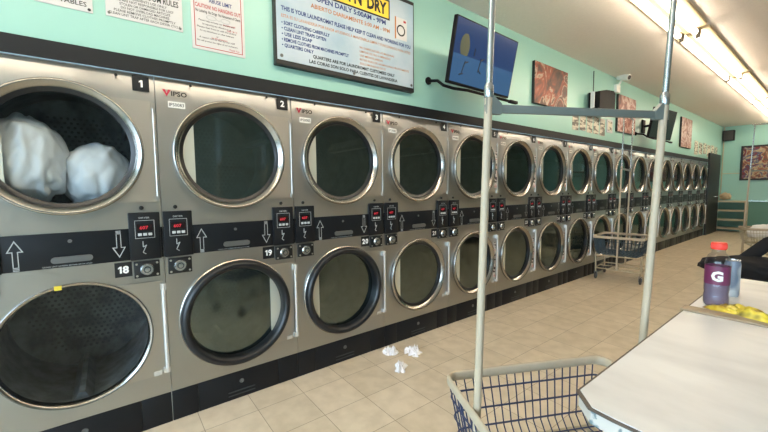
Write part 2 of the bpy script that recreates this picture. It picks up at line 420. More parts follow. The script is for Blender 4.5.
def f_hbar():
    return MB().tube([(.014, .386, -.272), (.014, .386, .262)], .0055, 10).box(.006, .021, .376, .395, .240, .268).box(.006, .021, .376, .395, -.272, -.245).build('hinge_bar', M['chrome_bar'])
def f_hbar_low():
    return MB().tube([(.028, .386, -.262), (.028, .386, .262)], .0105, 10).box(.006, .036, .372, .398, .225, .262).box(.006, .036, .366, .397, -.262, -.235).box(.006, .014, .318, .356, -.275, -.25).build('hinge_bar', M['bar_light'])
def f_ctrl():
    return MB().box(.0005, .014, -.0735, .0735, -.132, .132, .004).build('control_panel', M['black'])
def f_cframe():
    mb = MB(); x = .0146
    for a, b, c, d_ in [(-.046, .046, .086, .0885), (-.046, .046, -.012, -.0095), (-.046, -.0437, -.012, .0885), (.0437, .046, -.012, .0885)]: mb.box(x-.0008, x, a, b, c, d_)
    write(mb, 'DRYER', 0, .098, .009, x, 'c', .05)
    for p in [((-.012, -.028), (-.012, -.06)), ((-.012, -.06), (.004, -.05)), ((.004, -.05), (-.014, -.09)), ((-.014, -.09), (.0, -.10))]:
        (a, b), (c, d_) = p; mb.tube([(x, a, b), (x, c, d_)], .0022, 5)
    return mb.build('printed_frame', M['grey_line'])
def f_disp():
    return MB().box(.0138, .0152, -.036, .036, .030, .066).build('display', M['display'])
def f_led():
    return write(MB(), '607', -.004, .039, .017, .0156, 'c', .040, .02).build('lit_digits', M['red_led'])
def f_btn(): 
    return MB().box(.0138, .0182, -.009, .009, -.0075, .0075, .002).build('button', M['button'])
def f_cbox():
    return MB().box(.0005, .016, -.061, .061, -.046, .046, .003).build('coin_box', M['black_panel'])
def f_clock():
    mb = MB().lathe([(.033, .016), (.033, .022), (.027, .030), (.018, .030), (.015, .022), (.013, .033), (0, .034)], n=24)
    return mb.build('lock', M['tube_chrome'])
def f_cscrew():
    return MB().lathe([(.006, .016), (.006, .019), (0, .0195)], n=10).build('screw', M['chrome_bar'])
def f_lint():
    mb = MB().box(.0005, .005, -HW, HW, .9976, 1.1715, .001)
    return mb.build('lint_panel', M['black'])
def f_lgrip():
    n = 12; pts = [(-.062+.016*cos(pi/2+pi*k/n), 1.036+.016*sin(pi/2+pi*k/n)) for k in range(n+1)]+[(.068+.016*cos(-pi/2+pi*k/n), 1.036+.016*sin(-pi/2+pi*k/n)) for k in range(n+1)]
    return MB().prism(pts, .005, .014).build('grip', M['leg_metal'])
def f_llock():
    return MB().lathe([(.009, .005), (.009, .009), (0, .0095)], (0, -.002, 1.128), n=14).build('lock', M['leg_metal'])
def f_larrow():
    return arrow(MB(), -.200, 1.075, True).build('arrow_decal', M['grey_line'], smooth=0)
def f_larrow2():
    return arrow(MB(), .195, 1.090, False).build('arrow_decal', M['grey_line'], smooth=0)
def f_lline():
    return write(MB(), 'CLEAN LINT SCREEN BEFORE EACH LOAD', -.015, 1.003, .006, .0058, 'c', .19).build('lint_notice', M['grey_line'])
def f_kick():
    mb = MB().box(-.02, -.006, -HW, HW, .001, .1855)
    for a, b in ((-HW+.001, -.262), (-.258, .248), (.252, HW-.001)): mb.box(-.006, -.001, a, b, .002, .184, .0015)
    return mb.build('kick_plate', M['black'])
def f_kslot():
    return MB().box(-.001, .004, -.085, .085, .052, .058).box(-.001, .004, -.085, .085, .028, .034).build('vent_slot', M['fixture_dim'])
def f_klock():
    return MB().lathe([(.014, -.001), (.014, .004), (.008, .004), (.006, .0), (0, .0)], (0, 0, .115), n=16).build('lock', M['leg_metal'])
def f_plate():
    return MB().box(.0005, .003, -.0385, .0385, -.04, .04).build('number_tag', M['black_panel'])
def f_logo():
    return MB().box(.0005, .0018, -.063, .063, -.020, .020).build('badge', M['steel_plate'])
def f_logo_red():
    mb = MB(); x = .0022
    mb.add([(x, -.062, .018), (x, -.048, .018), (x, -.041, -.002), (x, -.034, .018), (x, -.020, .018), (x, -.041, -.020)], [(0, 1, 2, 5), (2, 3, 4, 5)])
    return mb.build('badge_mark', M['red_logo'], smooth=0)
def f_logo_txt():
    return write(MB(), 'IPSO', -.019, -.013, .025, .0022, 'l', .080, .03).build('badge_lettering', M['ink'])
def f_lab():
    return MB().box(.0005, .0018, -.043, .043, -.018, .018).build('serial_label', M['white'])
def f_lab_txt():
    return write(MB(), 'IPS0083', 0, -.009, .018, .0022, 'c', .074).build('serial_lettering', M['ink'])
def f_scr():
    return MB().lathe([(.0075, .0), (.0075, .004), (0, .005)], n=10).build('screw', M['black_panel'])
def f_knob():
    return MB().lathe([(.011, .0), (.011, .006), (.007, .010), (0, .010)], n=14).build('panel_lock', M['black_panel'])
def f_stk():
    return MB().box(.0092, .0104, -.021, .021, -.20, .20).build('instruction_sticker', M['sticker'])

LAB = {1: 'stainless stacked dryer tagged 1 over 18, white laundry behind its upper glass, far left',
       2: 'stainless stacked dryer tagged 2 over 19, thick black ring on its lower door',
       3: 'stainless stacked dryer tagged 3 over 20, black ringed lower door, right of number 2',
       4: 'stainless stacked dryer tagged 4 over 21, the last before the cream cart pole',
       5: 'stainless stacked dryer tagged 5, crossed by the nearest cream cart pole',
       6: 'stainless stacked dryer tagged 6, first whole one right of the near cream pole'}
ORD = {7: 'seventh', 8: 'eighth', 9: 'ninth', 10: 'tenth', 11: 'eleventh', 12: 'twelfth', 13: 'thirteenth', 14: 'fourteenth', 15: 'fifteenth', 16: 'sixteenth', 17: 'seventeenth'}
EX = {7: 'under the rust coloured painting', 8: 'under the row of notices', 9: 'just left of the distant cart poles', 10: 'behind the thin poles of the distant cart', 11: 'between the distant cart poles and second cream pole',
      12: 'crossed by the second cream pole', 13: 'just right of the second cream pole', 14: 'fourth from the black door', 15: 'third from the black door', 16: 'second from the black door', 17: 'beside the black door'}
def digits(t_):
    lay = []; w = 0; k = .038/.69
    for ch in t_:
        if ch == '1': vs, fs, a, b = [(.17, 0, 0), (.33, 0, 0), (.33, .69, 0), (.20, .69, 0), (.03, .57, 0), (.03, .43, 0), (.17, .51, 0)], [tuple(range(7))], .03, .33
        else: vs, fs, (a, b) = glyphs(ch, .035)
        lay.append((vs, fs, a, w)); w += b-a+.07
    w -= .07; mb = MB()
    for vs, fs, a, o in lay: mb.add([(.0034, (v[0]-a+o-w/2)*k, v[1]*k-.019) for v in vs], fs)
    return mb
def dryer(n):
    yc = .235-.4+(n-1)*.8
    t = empty('stacked_dryer', (0, yc, 0))
    tag(t, LAB.get(n) or f'{ORD[n]} stainless stacked dryer from the left, {EX[n]}', 'dryer', 'stainless stacked dryers along the left wall')
    rl = .308
    part('cabinet', f'cab{rl}', lambda: f_cabinet(rl), t)
    # upper door
    def door(z, kind, low):
        d_ = part('door', 'ring_'+kind, {'chrome': f_ring_chrome, 'black': f_ring_black, 'thin': f_ring_thin}[kind], t, (0, 0, z))
        if kind == 'black':
            d_['label'] = 'door with thick black ring'
            part('ring_edge', 'ring_edge', f_ring_edge, d_)
        if kind == 'chrome': part('gasket', 'gasket', f_gasket, d_, label='thin black gasket')
        if kind == 'thin':
            d_['label'] = 'door with thin chrome ring'
            g = part('door_glass', 'glass_thin', lambda: f_glass(.307, -.012), d_)
        else: g = part('door_glass', 'glass', lambda: f_glass(RI, -.014), d_)
        if n == 1:
            g.data = g.data.copy(); g.data.materials[0] = M['glass_clear']
        if kind != 'thin' and not (n == 2 and low): part('pull_plate', 'chordL', lambda: f_chord(-1), d_)
        if n == 2 and low: part('pull_plate', 'chordR', lambda: f_chord(1), d_)
        part('hinge_plate', 'hplate', f_hplate, d_)
        if low: part('hinge_bar', 'hbarlow', f_hbar_low, d_)
        else: part('hinge_bar', 'hbar', f_hbar, d_)
        if n >= 5: part('instruction_sticker', 'stk', f_stk, d_, (0, .358, -.02))
        dr = part('drum', 'drum', f_drum, t, (0, 0, z))
        part('perforated_back', 'perf', f_perf, dr)
        return d_
    door(ZU, 'chrome', False)
    lo = door(ZL, 'thin' if n == 1 else 'black' if n in (2, 3) else 'chrome', True)
    if n == 1:
        for a in (pi*.56, pi*.86): MB().box(.014, .019, .317*cos(a)-.014, .317*cos(a)+.014, .317*sin(a)-.011, .317*sin(a)+.011).build('warning_sticker', M['yellow_tag'], lo)
    # control panels and coin boxes
    for y in (-.3215, .315):
        c = part('control_panel', 'ctrl', f_ctrl, t, (0, y, 1.126))
        part('printed_frame', 'cframe', f_cframe, c)
        dd = part('display', 'disp', f_disp, c); part('lit_digits', 'led', f_led, c)
        for k in range(3): part('button', 'btn', f_btn, c, (0, -.024+k*.024, .010))
        part('panel_lock', 'knob', f_knob, t, (0, y-.01, 1.283))
        b = part('coin_box', 'cbox', f_cbox, t, (0, y, .939))
        part('lock', 'clock', f_clock, b)
        for sy in (-1, 1):
            for sz in (-1, 1): part('screw', 'cscrew', f_cscrew, b, (0, sy*.048, sz*.033))
    l = part('lint_panel', 'lint', f_lint, t)
    part('grip', 'lgrip', f_lgrip, l); part('lock', 'llock', f_llock, l); part('arrow_decal', 'larrow', f_larrow, l, label='arrow pointing up'); part('arrow_decal', 'larrow2', f_larrow2, l, label='arrow pointing down'); part('lint_notice', 'lline', f_lline, l)
    k = part('kick_plate', 'kick', f_kick, t)
    part('vent_slot', 'kslot', f_kslot, k); part('lock', 'klock', f_klock, k)
    for num, y, z in ((n, .337, 1.960), (n+17, .208, .949)):
        g = part('number_tag', 'plate', f_plate, t, (0, y, z))
        digits(str(num)).build('number', M['digit'], g, smooth=0)
    b = part('badge', 'logo', f_logo, t, (0, -.302, 1.930)); part('badge_mark', 'logo_red', f_logo_red, b); part('badge_lettering', 'logo_txt', f_logo_txt, b)
    s = part('serial_label', 'lab', f_lab, t, (0, -.296, 1.868)); part('serial_lettering', 'lab_txt', f_lab_txt, s)
    for y in (-.22, .23): part('screw', 'scr', f_scr, t, (0, y, 1.988))
    return t
for n in range(1, 18): dryer(n)

# laundry inside dryer 1 (lies in the upper drum)
def lump(name, c, rad, seed, squash=1., fold=.16, f=2.2, sub=4, xmax=None, clampr=None, crease=0.):
    bm = bmesh.new(); bmesh.ops.create_icosphere(bm, subdivisions=sub, radius=1)
    mb = MB()
    for v in bm.verts:
        p = v.co.copy(); q = Vector((p.x*f+seed, p.y*f-seed, p.z*f*.7))
        d_ = 1+fold*noise.noise(q)+fold*.55*(1-abs(noise.noise(q*1.2))*2)-fold*.3
        if crease: d_ += crease*(abs(noise.noise(Vector((q.x*.7, q.y*1.2, q.z*.8))+Vector((noise.noise(q*1.5), noise.noise(q*1.9), 0))*.4))*2-.5)
        v.co = Vector((p.x*rad[0]*d_, p.y*rad[1]*d_, p.z*rad[2]*d_))+Vector(c)
        if xmax is not None and v.co.x > xmax: v.co.x = xmax-.02*noise.noise(q*1.5)**2
        if clampr:
            y, z, r = clampr; dy, dz = v.co.y-y, v.co.z-z; L = sqrt(dy*dy+dz*dz)
            if L > r: v.co.y = y+dy*r/L; v.co.z = z+dz*r/L
    return mb.bm(bm)
Y1c = -.165
o = lump('a', (-.20, Y1c-.165, ZU-.055), (.17, .165, .235), 3.1, xmax=-.03, fold=.07, sub=5, crease=.13, clampr=(Y1c, ZU, .295)).build('laundry_bundle', M['linen'], smooth=180)
tag(o, 'bulging white laundry bundle at the left behind the glass of dryer 1', 'laundry', 'white laundry in dryer 1')
o = lump('b', (-.30, Y1c+.125, ZU-.135), (.20, .170, .20), 8.7, xmax=-.06, fold=.04, sub=5, crease=.07, clampr=(Y1c, ZU, .295)).build('laundry_bundle', M['linen'], smooth=180)
tag(o, 'smooth white laundry bundle at the right behind the glass of dryer 1', 'laundry', 'white laundry in dryer 1')

# ------------------------------------------------------------------ signs on the left wall
def sheet(name, y0, y1, z0, z1, m, x=.001, t=.004, parent=None):
    return MB().box(x, x+t, y0, y1, z0, z1, .0008).build(name, m, parent, smooth=0)
def bolts(par, pts, x, m):
    for y, z in pts: MB().lathe([(.009, x), (.009, x+.003), (0, x+.004)], (0, y, z), n=10).build('bolt', m, par)

s1 = empty('wall_sign', (0, -.262, 2.275)); tag(s1, 'white rule sign cut by the top edge, leftmost above dryer 1', 'sign', 'rule signs above the dryers')
def kid(par, o):
    o.parent = par; o.location = Vector(o.location)-par.location; return o
kid(s1, sheet('panel', -.512, -.012, 2.275, 2.675, M['paper']))
for i, t in enumerate(['PLEASE DO NOT LEAVE CLOTHES', 'UNATTENDED IN THE MACHINES', 'OR HAMPERS ON TABLES']): kid(s1, write(MB(), t, -.035, 2.30+(2-i)*.045, .022, .0056, 'r').build('lettering_line', M['ink']))
bp_ = MB().lathe([(.007, .005), (.007, .007), (0, .008)], (0, -.026, 2.289), n=10).build('bolt', M['ink']); kid(s1, bp_)

s2 = empty('wall_sign', (0, .215, 2.283)); tag(s2, 'white sign headed ROOM RULES with a blue band, above dryers 1 and 2', 'sign', 'rule signs above the dryers')
kid(s2, sheet('panel', .04, .391, 2.283, 2.70, M['paper']))
kid(s2, MB().box(.005, .0056, .055, .378, 2.456, 2.56).build('blue_band', M['blue_ink'], smooth=0))
mb = MB(); write(mb, 'LAUNDRY ROOM RULES', .373, 2.412, .030, .0056, 'r', .30, .02)
for i, t in enumerate(['FOR RESIDENTS USE ONLY', 'WE ARE NOT RESPONSIBLE FOR LOST', 'STOLEN OR DAMAGED ARTICLES', 'DO NOT OVERLOAD MACHINES', 'PLEASE REMOVE CLOTHES PROMPTLY', 'CLEAN LINT TRAP AFTER EACH DRYER CYCLE']):
    write(mb, t, .215, 2.390-i*.0184, .0125, .0056, 'c', [.20, .265, .23, .22, .28, .325][i])
kid(s2, mb.build('lettering', M['ink']))
for y in (.054, .377): kid(s2, MB().lathe([(.007, .005), (.007, .007), (0, .008)], (0, y, 2.300), n=10).build('bolt', M['leg_metal']))

s3 = empty('wall_sign', (0, .585, 2.210)); tag(s3, 'white notice with a red border and handcuff drawing, left of the big board', 'sign', 'rule signs above the dryers')
kid(s3, sheet('panel', .436, .737, 2.210, 2.66, M['paper']))
mb = MB(); a, b, c, d_ = .452, .721, 2.226, 2.64
for q in ((a, b, c, c+.004), (a, b, d_-.004, d_), (a, a+.004, c, d_), (b-.004, b, c, d_)): mb.box(.005, .0056, *q)
write(mb, 'CAUTION! NO HANGING OUT', .5865, 2.452, .022, .0058, 'c', .255, .02)
write(mb, 'prosecuted', .68, 2.378, .011, .0058, 'r', .07); write(mb, 'call 911', .69, 2.348, .011, .0058, 'r', .06); write(mb, 'on the premises', .5865, 2.286, .010, .0058, 'c', .09); write(mb, 'Thank You', .70, 2.236, .010, .0058, 'r', .06)
kid(s3, mb.build('red_print', M['red_ink']))
kid(s3, write(MB(), 'ABUSE LIMIT', .60, 2.492, .022, .0058, 'c', .13, .02).build('blue_lettering', M['blue_ink']))
mb = MB(); write(mb, 'No Loitering  No Drugs  No Harassment of Clients', .5865, 2.425, .016, .0058, 'c', .252, .02)
for i, (t, w) in enumerate([('Please help us keep our laundry safe', .20), ('by reporting any offenders to us', .16), ('Please feel free to call the police', .22), ('for any disturbance or other violations', .19), ('or', .012), ('A report will be filed by our staff', .20), ('We will protect the rights of our customers', .23)]):
    write(mb, t, .575, 2.376-i*.0195, .0095, .0058, 'c', w)
kid(s3, mb.build('black_lettering', M['ink']))
mb = MB()
for yy in (.545, .625):
    mb.tube([(.0062, yy+.026*cos(2*pi*k/24), 2.404+.0125*sin(2*pi*k/24)) for k in range(24)], .0012, 5, closed=True)
mb.tube([(.0062, .571, 2.402), (.0062, .585, 2.396), (.0062, .599, 2.402)], .0012, 5)
kid(s3, mb.build('handcuff_drawing', M['grey_line']))

# big board
BX = .045
s4 = empty('notice_board', (0, 1.53, 2.21)); tag(s4, 'large pale blue laundromat board in a black frame, yellow DRY panel at its top', 'sign')
by0, by1, bz0, bz1 = .920, 2.150, 2.205, 2.955
kid(s4, MB().box(.001, BX-.002, by0, by1, bz0, bz1, .004).build('frame', M['frame_black'], smooth=0))
kid(s4, sheet('panel', by0+.012, by1-.012, bz0+.034, bz1-.03, M['sky_panel'], BX-.0045, .005))
X = BX+.0016
def bdz(py, z): return z
kid(s4, MB().box(X-.0006, X, 1.19, 1.882, 2.733, 2.89).build('yellow_border', M['ink'], smooth=0))
yp = kid(s4, MB().box(X, X+.0006, 1.203, 1.869, 2.746, 2.877).build('yellow_panel', M['yellow_panel'], smooth=0))
kid(s4, write(MB(), "WASH N' DRY", 1.850, 2.772, .086, X+.0012, 'r', .62, .045).build('title_lettering', M['ink']))
mb = MB()
write(mb, 'OPEN DAILY 5:00AM - 9PM', 1.53, 2.690, .034, X, 'c', .62, .03)
kid(s4, mb.build('opening_hours', M['blue_ink'])); mb = MB()
write(mb, 'THIS IS YOUR LAUNDROMAT PLEASE HELP KEEP IT CLEAN AND WORKING FOR YOU', 1.535, 2.560, .027, X, 'c', 1.14, .03)
kid(s4, mb.build('heading_lettering', M['blue_ink'])); mb = MB()
for i, (t, w) in enumerate([('• SORT CLOTHING CAREFULLY', .36), ('• CLEAN LINT TRAPS OFTEN', .33), ('• USE LESS SOAP', .22), ('• REMOVE CLOTHES FROM MACHINES PROMPTLY', .52), ('• QUARTERS ONLY', .23)]):
    write(mb, t, .965, 2.470-i*.036, .022, X, 'l', w, .03)
kid(s4, mb.build('rule_list', M['blue_ink']))
mb = MB()
write(mb, 'ABIERTO DIARIAMENTE 5:00 AM - 9PM', 1.53, 2.635, .028, X, 'c', .70, .02)
kid(s4, mb.build('spanish_hours', M['orange_ink'])); mb = MB()
write(mb, 'ESTA ES SU LAVANDERIA POR FAVOR AYUDENOS A MANTENERLA LIMPIA Y FUNCIONANDO PARA USTED', 1.535, 2.515, .020, X, 'c', 1.14, .01)
kid(s4, mb.build('spanish_heading', M['orange_ink'])); mb = MB()
for i, (t, w) in enumerate([('NO SOBRECARGAR LAS MAQUINAS', .34), ('LIMPIAR FILTRO A MENUDO', .30), ('USE MENOS JABON', .22), ('RETIRE ROPA DE LAS MAQUINAS PRONTAMENTE', .50), ('SOLO MONEDAS DE 25', .25)]):
    write(mb, t, 1.585, 2.452-i*.030, .015, X, 'l', w, .01)
kid(s4, mb.build('spanish_rule_list', M['orange_ink']))
mb = MB()
write(mb, 'QUARTERS ARE FOR LAUNDROMAT CUSTOMERS ONLY', 1.56, 2.296, .022, X, 'c', .74, .03)
write(mb, 'LAS CORAS SON SOLO PARA CLIENTES DE LAVANDERIA', 1.56, 2.258, .022, X, 'c', .80, .03)
kid(s4, mb.build('black_lettering', M['ink']))
wa = kid(s4, MB().box(X-.0004, X+.0002, 1.935, 2.065, 2.610, 2.785).build('washer_drawing', M['paper'], smooth=0))
mb = MB().lathe([(.034, X+.0008), (.046, X+.0008)], (0, 2.0, 2.685), n=24)
kid(s4, mb.build('drawn_door', M['ink'], smooth=0))
mb = MB().box(X, X+.0006, 2.028, 2.055, 2.755, 2.772)
kid(s4, mb.build('drawn_dial', M['red_ink'], smooth=0))
kid(s4, MB().box(X, X+.0006, 1.935, 1.948, 2.610, 2.785).build('drawn_shadow', M['orange_ink'], smooth=0))
kid(s4, MB().lathe([(.018, X), (0, X)], (0, 1.15, 2.70), n=12).lathe([(.018, X), (0, X)], (0, 1.175, 2.705), n=12).box(X-.0004, X, 1.06, 1.18, 2.690, 2.72).build('drawn_basket', M['red_ink'], smooth=0))
for y, z in ((by0+.04, bz0+.06), (1.53, bz0+.048), (by1-.035, bz0+.055)):
    kid(s4, MB().lathe([(.011, X), (.011, X+.003), (.005, X+.004), (0, X+.002)], (0, y, z), n=14).build('bolt', M['leg_metal']))

# televisions on tilting arms
def tv(x, y, z, tilt, yaw, w, h, label, screen, lit):
    t = empty('television', (0, y, z)); tag(t, label, 'television')
    g = Matrix.Translation((x, 0, 0)) @ Matrix.Rotation(-yaw, 4, 'Z') @ Matrix.Rotation(tilt, 4, 'Y')
    def put(o): o.matrix_local = g; return o
    put(MB().box(-.038, 0, -w/2, w/2, 0, h, .006).build('housing', M['plastic_black'], t))
    b = .012
    s = put(MB().box(-.001, .0012, -w/2+b, w/2-b, b+.006, h-b).build('screen', screen, t, smooth=0))
    if lit:
        put(MB().box(.0012, .0016, -w/2+b, w/2-b, b+.006, h*.46).build('picture_foreground', M['screen_low'], t, smooth=0))
        bm = lump('y', (.0014, -w*.34, h*.60), (.0003, .06, .09), 2.2, sub=3, fold=.2)
        put(bm.build('picture_yellow_shape', M['screen_yel'], t))
        for (a, c, L, an) in ((-.29, .15, .10, 1.3), (-.26, .19, .05, .4), (-.08, .20, .12, 1.4), (-.05, .25, .05, .5), (-.07, .15, .05, 2.6), (-.31, .09, .05, .3), (-.17, .29, .06, 1.5)):
            put(MB().tube([(.0018, a-cos(an)*L/2, c-sin(an)*L/2), (.0018, a+cos(an)*L/2, c+sin(an)*L/2)], .005, 5).build('picture_dark_twig', M['ink'], t))
    put(MB().box(-.10, -.037, -w*.12, w*.12, h*.3, h*.7, .006).build('rear_bracket', M['plastic_black'], t))
    # arm from the wall to the bracket
    c = g @ Vector((-.10, 0, h*.5))
    MB().box(-.001, .02, -.08, .08, h*.5-.12, h*.5+.12, .004).tube([(.02, 0, h*.5), (c.x, c.y, c.z)], .022, 10).build('wall_arm', M['plastic_black'], t)
    bar = MB().tube([(.006, -w/2+.09, .10), (.12, -w/2+.09, .075), (.20, -w/2+.08, .015), (.26, -w/2+.14, -.014), (.30, -w/2+.28, -.018), (.295, w/2+.13, -.022)], .013, 10)
    bar.lathe([(0, .001), (.034, .001), (.034, .012), (.02, .02), (0, .02)], (0, -w/2+.09, .10), 'x', 18).box(.278, .312, w/2+.02, w/2+.15, -.036, -.008, .004)
    bar.build('support_bar', M['plastic_black'], t)
    return t
tv(.31, 2.72, 2.25, .197, -.027, .90, .5175, 'television showing a blue cartoon picture, hung right of the notice board', M['screen'], True)
tv(.27, 7.93, 2.22, .17, .10, .90, .5175, 'dark television tilted from the wall beyond the second cream pole', M['screen_off'], False)

# canvases
def canvas(y0, y1, z0, z1, m, label, t=.035):
    o = empty('painting', (0, (y0+y1)/2, z0)); tag(o, label, 'painting', 'abstract canvases on the left wall')
    kid(o, MB().box(.001, t, y0, y1, z0, z1, .003).build('stretcher_frame', M['frame_black'], smooth=0))
    kid(o, MB().box(t, t+.002, y0+.004, y1-.004, z0+.004, z1-.004).build('canvas', m, smooth=0))
canvas(4.10, 4.92, 2.39, 2.885, M['art'], 'rust coloured abstract painting right of the lit television')
canvas(6.65, 7.43, 2.28, 2.88, M['art_pale'], 'reddish abstract painting above the distant cart, right of the notices')
canvas(10.28, 11.15, 2.26, 2.93, M['art_pale'], 'brown abstract painting furthest along the left wall, beyond the dark television')

# notices
for i in range(5):
    y = 5.16+i*.225; w = .185
    o = sheet('paper_notice', y, y+w, 2.165+.012*(i % 2)+(.01 if i < 3 else 0), 2.435+(.02 if i == 2 else 0)-.01*i/4, M['notice'], -.0002, .004)
    tag(o, ['leftmost', 'second', 'middle', 'fourth', 'rightmost'][i]+' of the five paper notices below the crossbar', 'notice', 'paper notices in a row')
o = sheet('wall_plaque', 6.30, 6.52, 2.235, 2.44, M['paper'], .001, .012)
tag(o, 'small pale plaque between the five notices and a reddish painting', 'plaque')
MB().box(.013, .0135, 6.33, 6.49, 2.265, 2.41).build('printed_face', M['notice'], o, smooth=0)
for i in range(6):
    y = 11.62+i*.44
    o = sheet('paper_notice', y, y+.34, 2.16+.03*(i % 3), 2.50-.02*(i % 2), M['notice'], -.0002, .004)
    tag(o, ['leftmost', 'second from left', 'third from left', 'fourth from left', 'fifth from left', 'rightmost'][i]+' pale notice in the far row beyond the last painting', 'notice', 'far notices by the back corner')

# boxy device on a wall shelf
t = empty('radio_box', (.10, 5.86, 2.47)); tag(t, 'black boxy device with a thin antenna on the wall beside the cameras', 'radio')
pts = [(-.27, .02), (.27, .02), (.27, .30), (.20, .33), (-.06, .305), (-.27, .26)]
MB().prism(pts, -.075, .075).build('body', M['plastic_black'], t, smooth=0)
MB().tube([(0, -.31, .018), (0, -.315, .54)], .006, 6).build('antenna', M['ink'], t)
MB().box(-.10, .09, -.37, .31, 0, .018).build('wall_shelf', M['plastic_black'], t, smooth=0)
MB().box(-.02, .03, -.35, -.325, .02, .25, .004).build('side_unit', M['paper'], t, smooth=0)

# security camera
t = empty('security_camera', (.03, 6.60, 2.99)); tag(t, 'small white security camera high on the left wall above the reddish painting', 'camera')
MB().box(-.029, .02, -.07, .07, -.10, .02, .006).build('mount', M['white'], t)
MB().tube([(.01, 0, .0), (.06, -.02, .07), (.10, -.06, .09)], .014, 8).build('arm', M['white'], t)
cam_b = MB().lathe([(0, -.10), (.040, -.10), (.046, -.08), (.046, .085), (.040, .09), (0, .09)], n=20).build('camera_body', M['white'], t, (.11, -.07, .10))
cam_b.rotation_euler = Vector((.92, -.30, -.30)).to_track_quat('X', 'Z').to_euler()
MB().lathe([(0, .091), (.034, .091), (.034, .094), (0, .095)], n=16).build('lens', M['ink'], cam_b)

# ------------------------------------------------------------------ fluorescent fixtures
ys = [-2.7, -.02, 2.62, 5.22, 7.82, 10.40, 12.95, 14.65]  # first and last spans lie unseen; the last is added to brighten the far end
for i in range(7):
    a, b = ys[i]+.05, ys[i+1]-.05
    t = empty('fluorescent_fixture', (1.21, (a+b)/2, CH))
    tag(t, ['twin tube ceiling light at the window end, behind the viewer', 'twin tube ceiling light over the table end, mostly above the frame', 'nearest twin tube ceiling light in the row, crossing the top edge',
            'second twin tube ceiling light in view, left end by the chrome pole', 'third twin tube ceiling light in view, further down the row', 'fourth twin tube ceiling light, leaving the frame at the right edge', 'added short twin tube light, unseen beyond the frame edge, brightening the back wall'][i], 'ceiling light', 'twin tube lights in a row')
    h = (b-a)/2
    pr = [(-.165, 0), (.165, 0), (.165, -.022), (.155, -.026), (.04, -.040), (.022, -.072), (-.022, -.072), (-.04, -.040), (-.155, -.026), (-.165, -.022)]
    MB().prism(pr, -h, h, 'y').build('housing', M['fixture'], t, (0, 0, -.001), smooth=0)
    for sx in (-1, 1):
        tb = MB().lathe([(0, -h+.03), (.026, -h+.03), (.026, h-.03), (0, h-.03)], n=12, axis='y').build('tube', M['tubelight'], t, (sx*.072, 0, -.082))
        for sy in (-1, 1): MB().box(-.022, .022, sy*(h-.012)-.016, sy*(h-.012)+.016, -.03, .055, .004).build('lampholder', M['fixture_dark'], t, (sx*.072, 0, -.082))

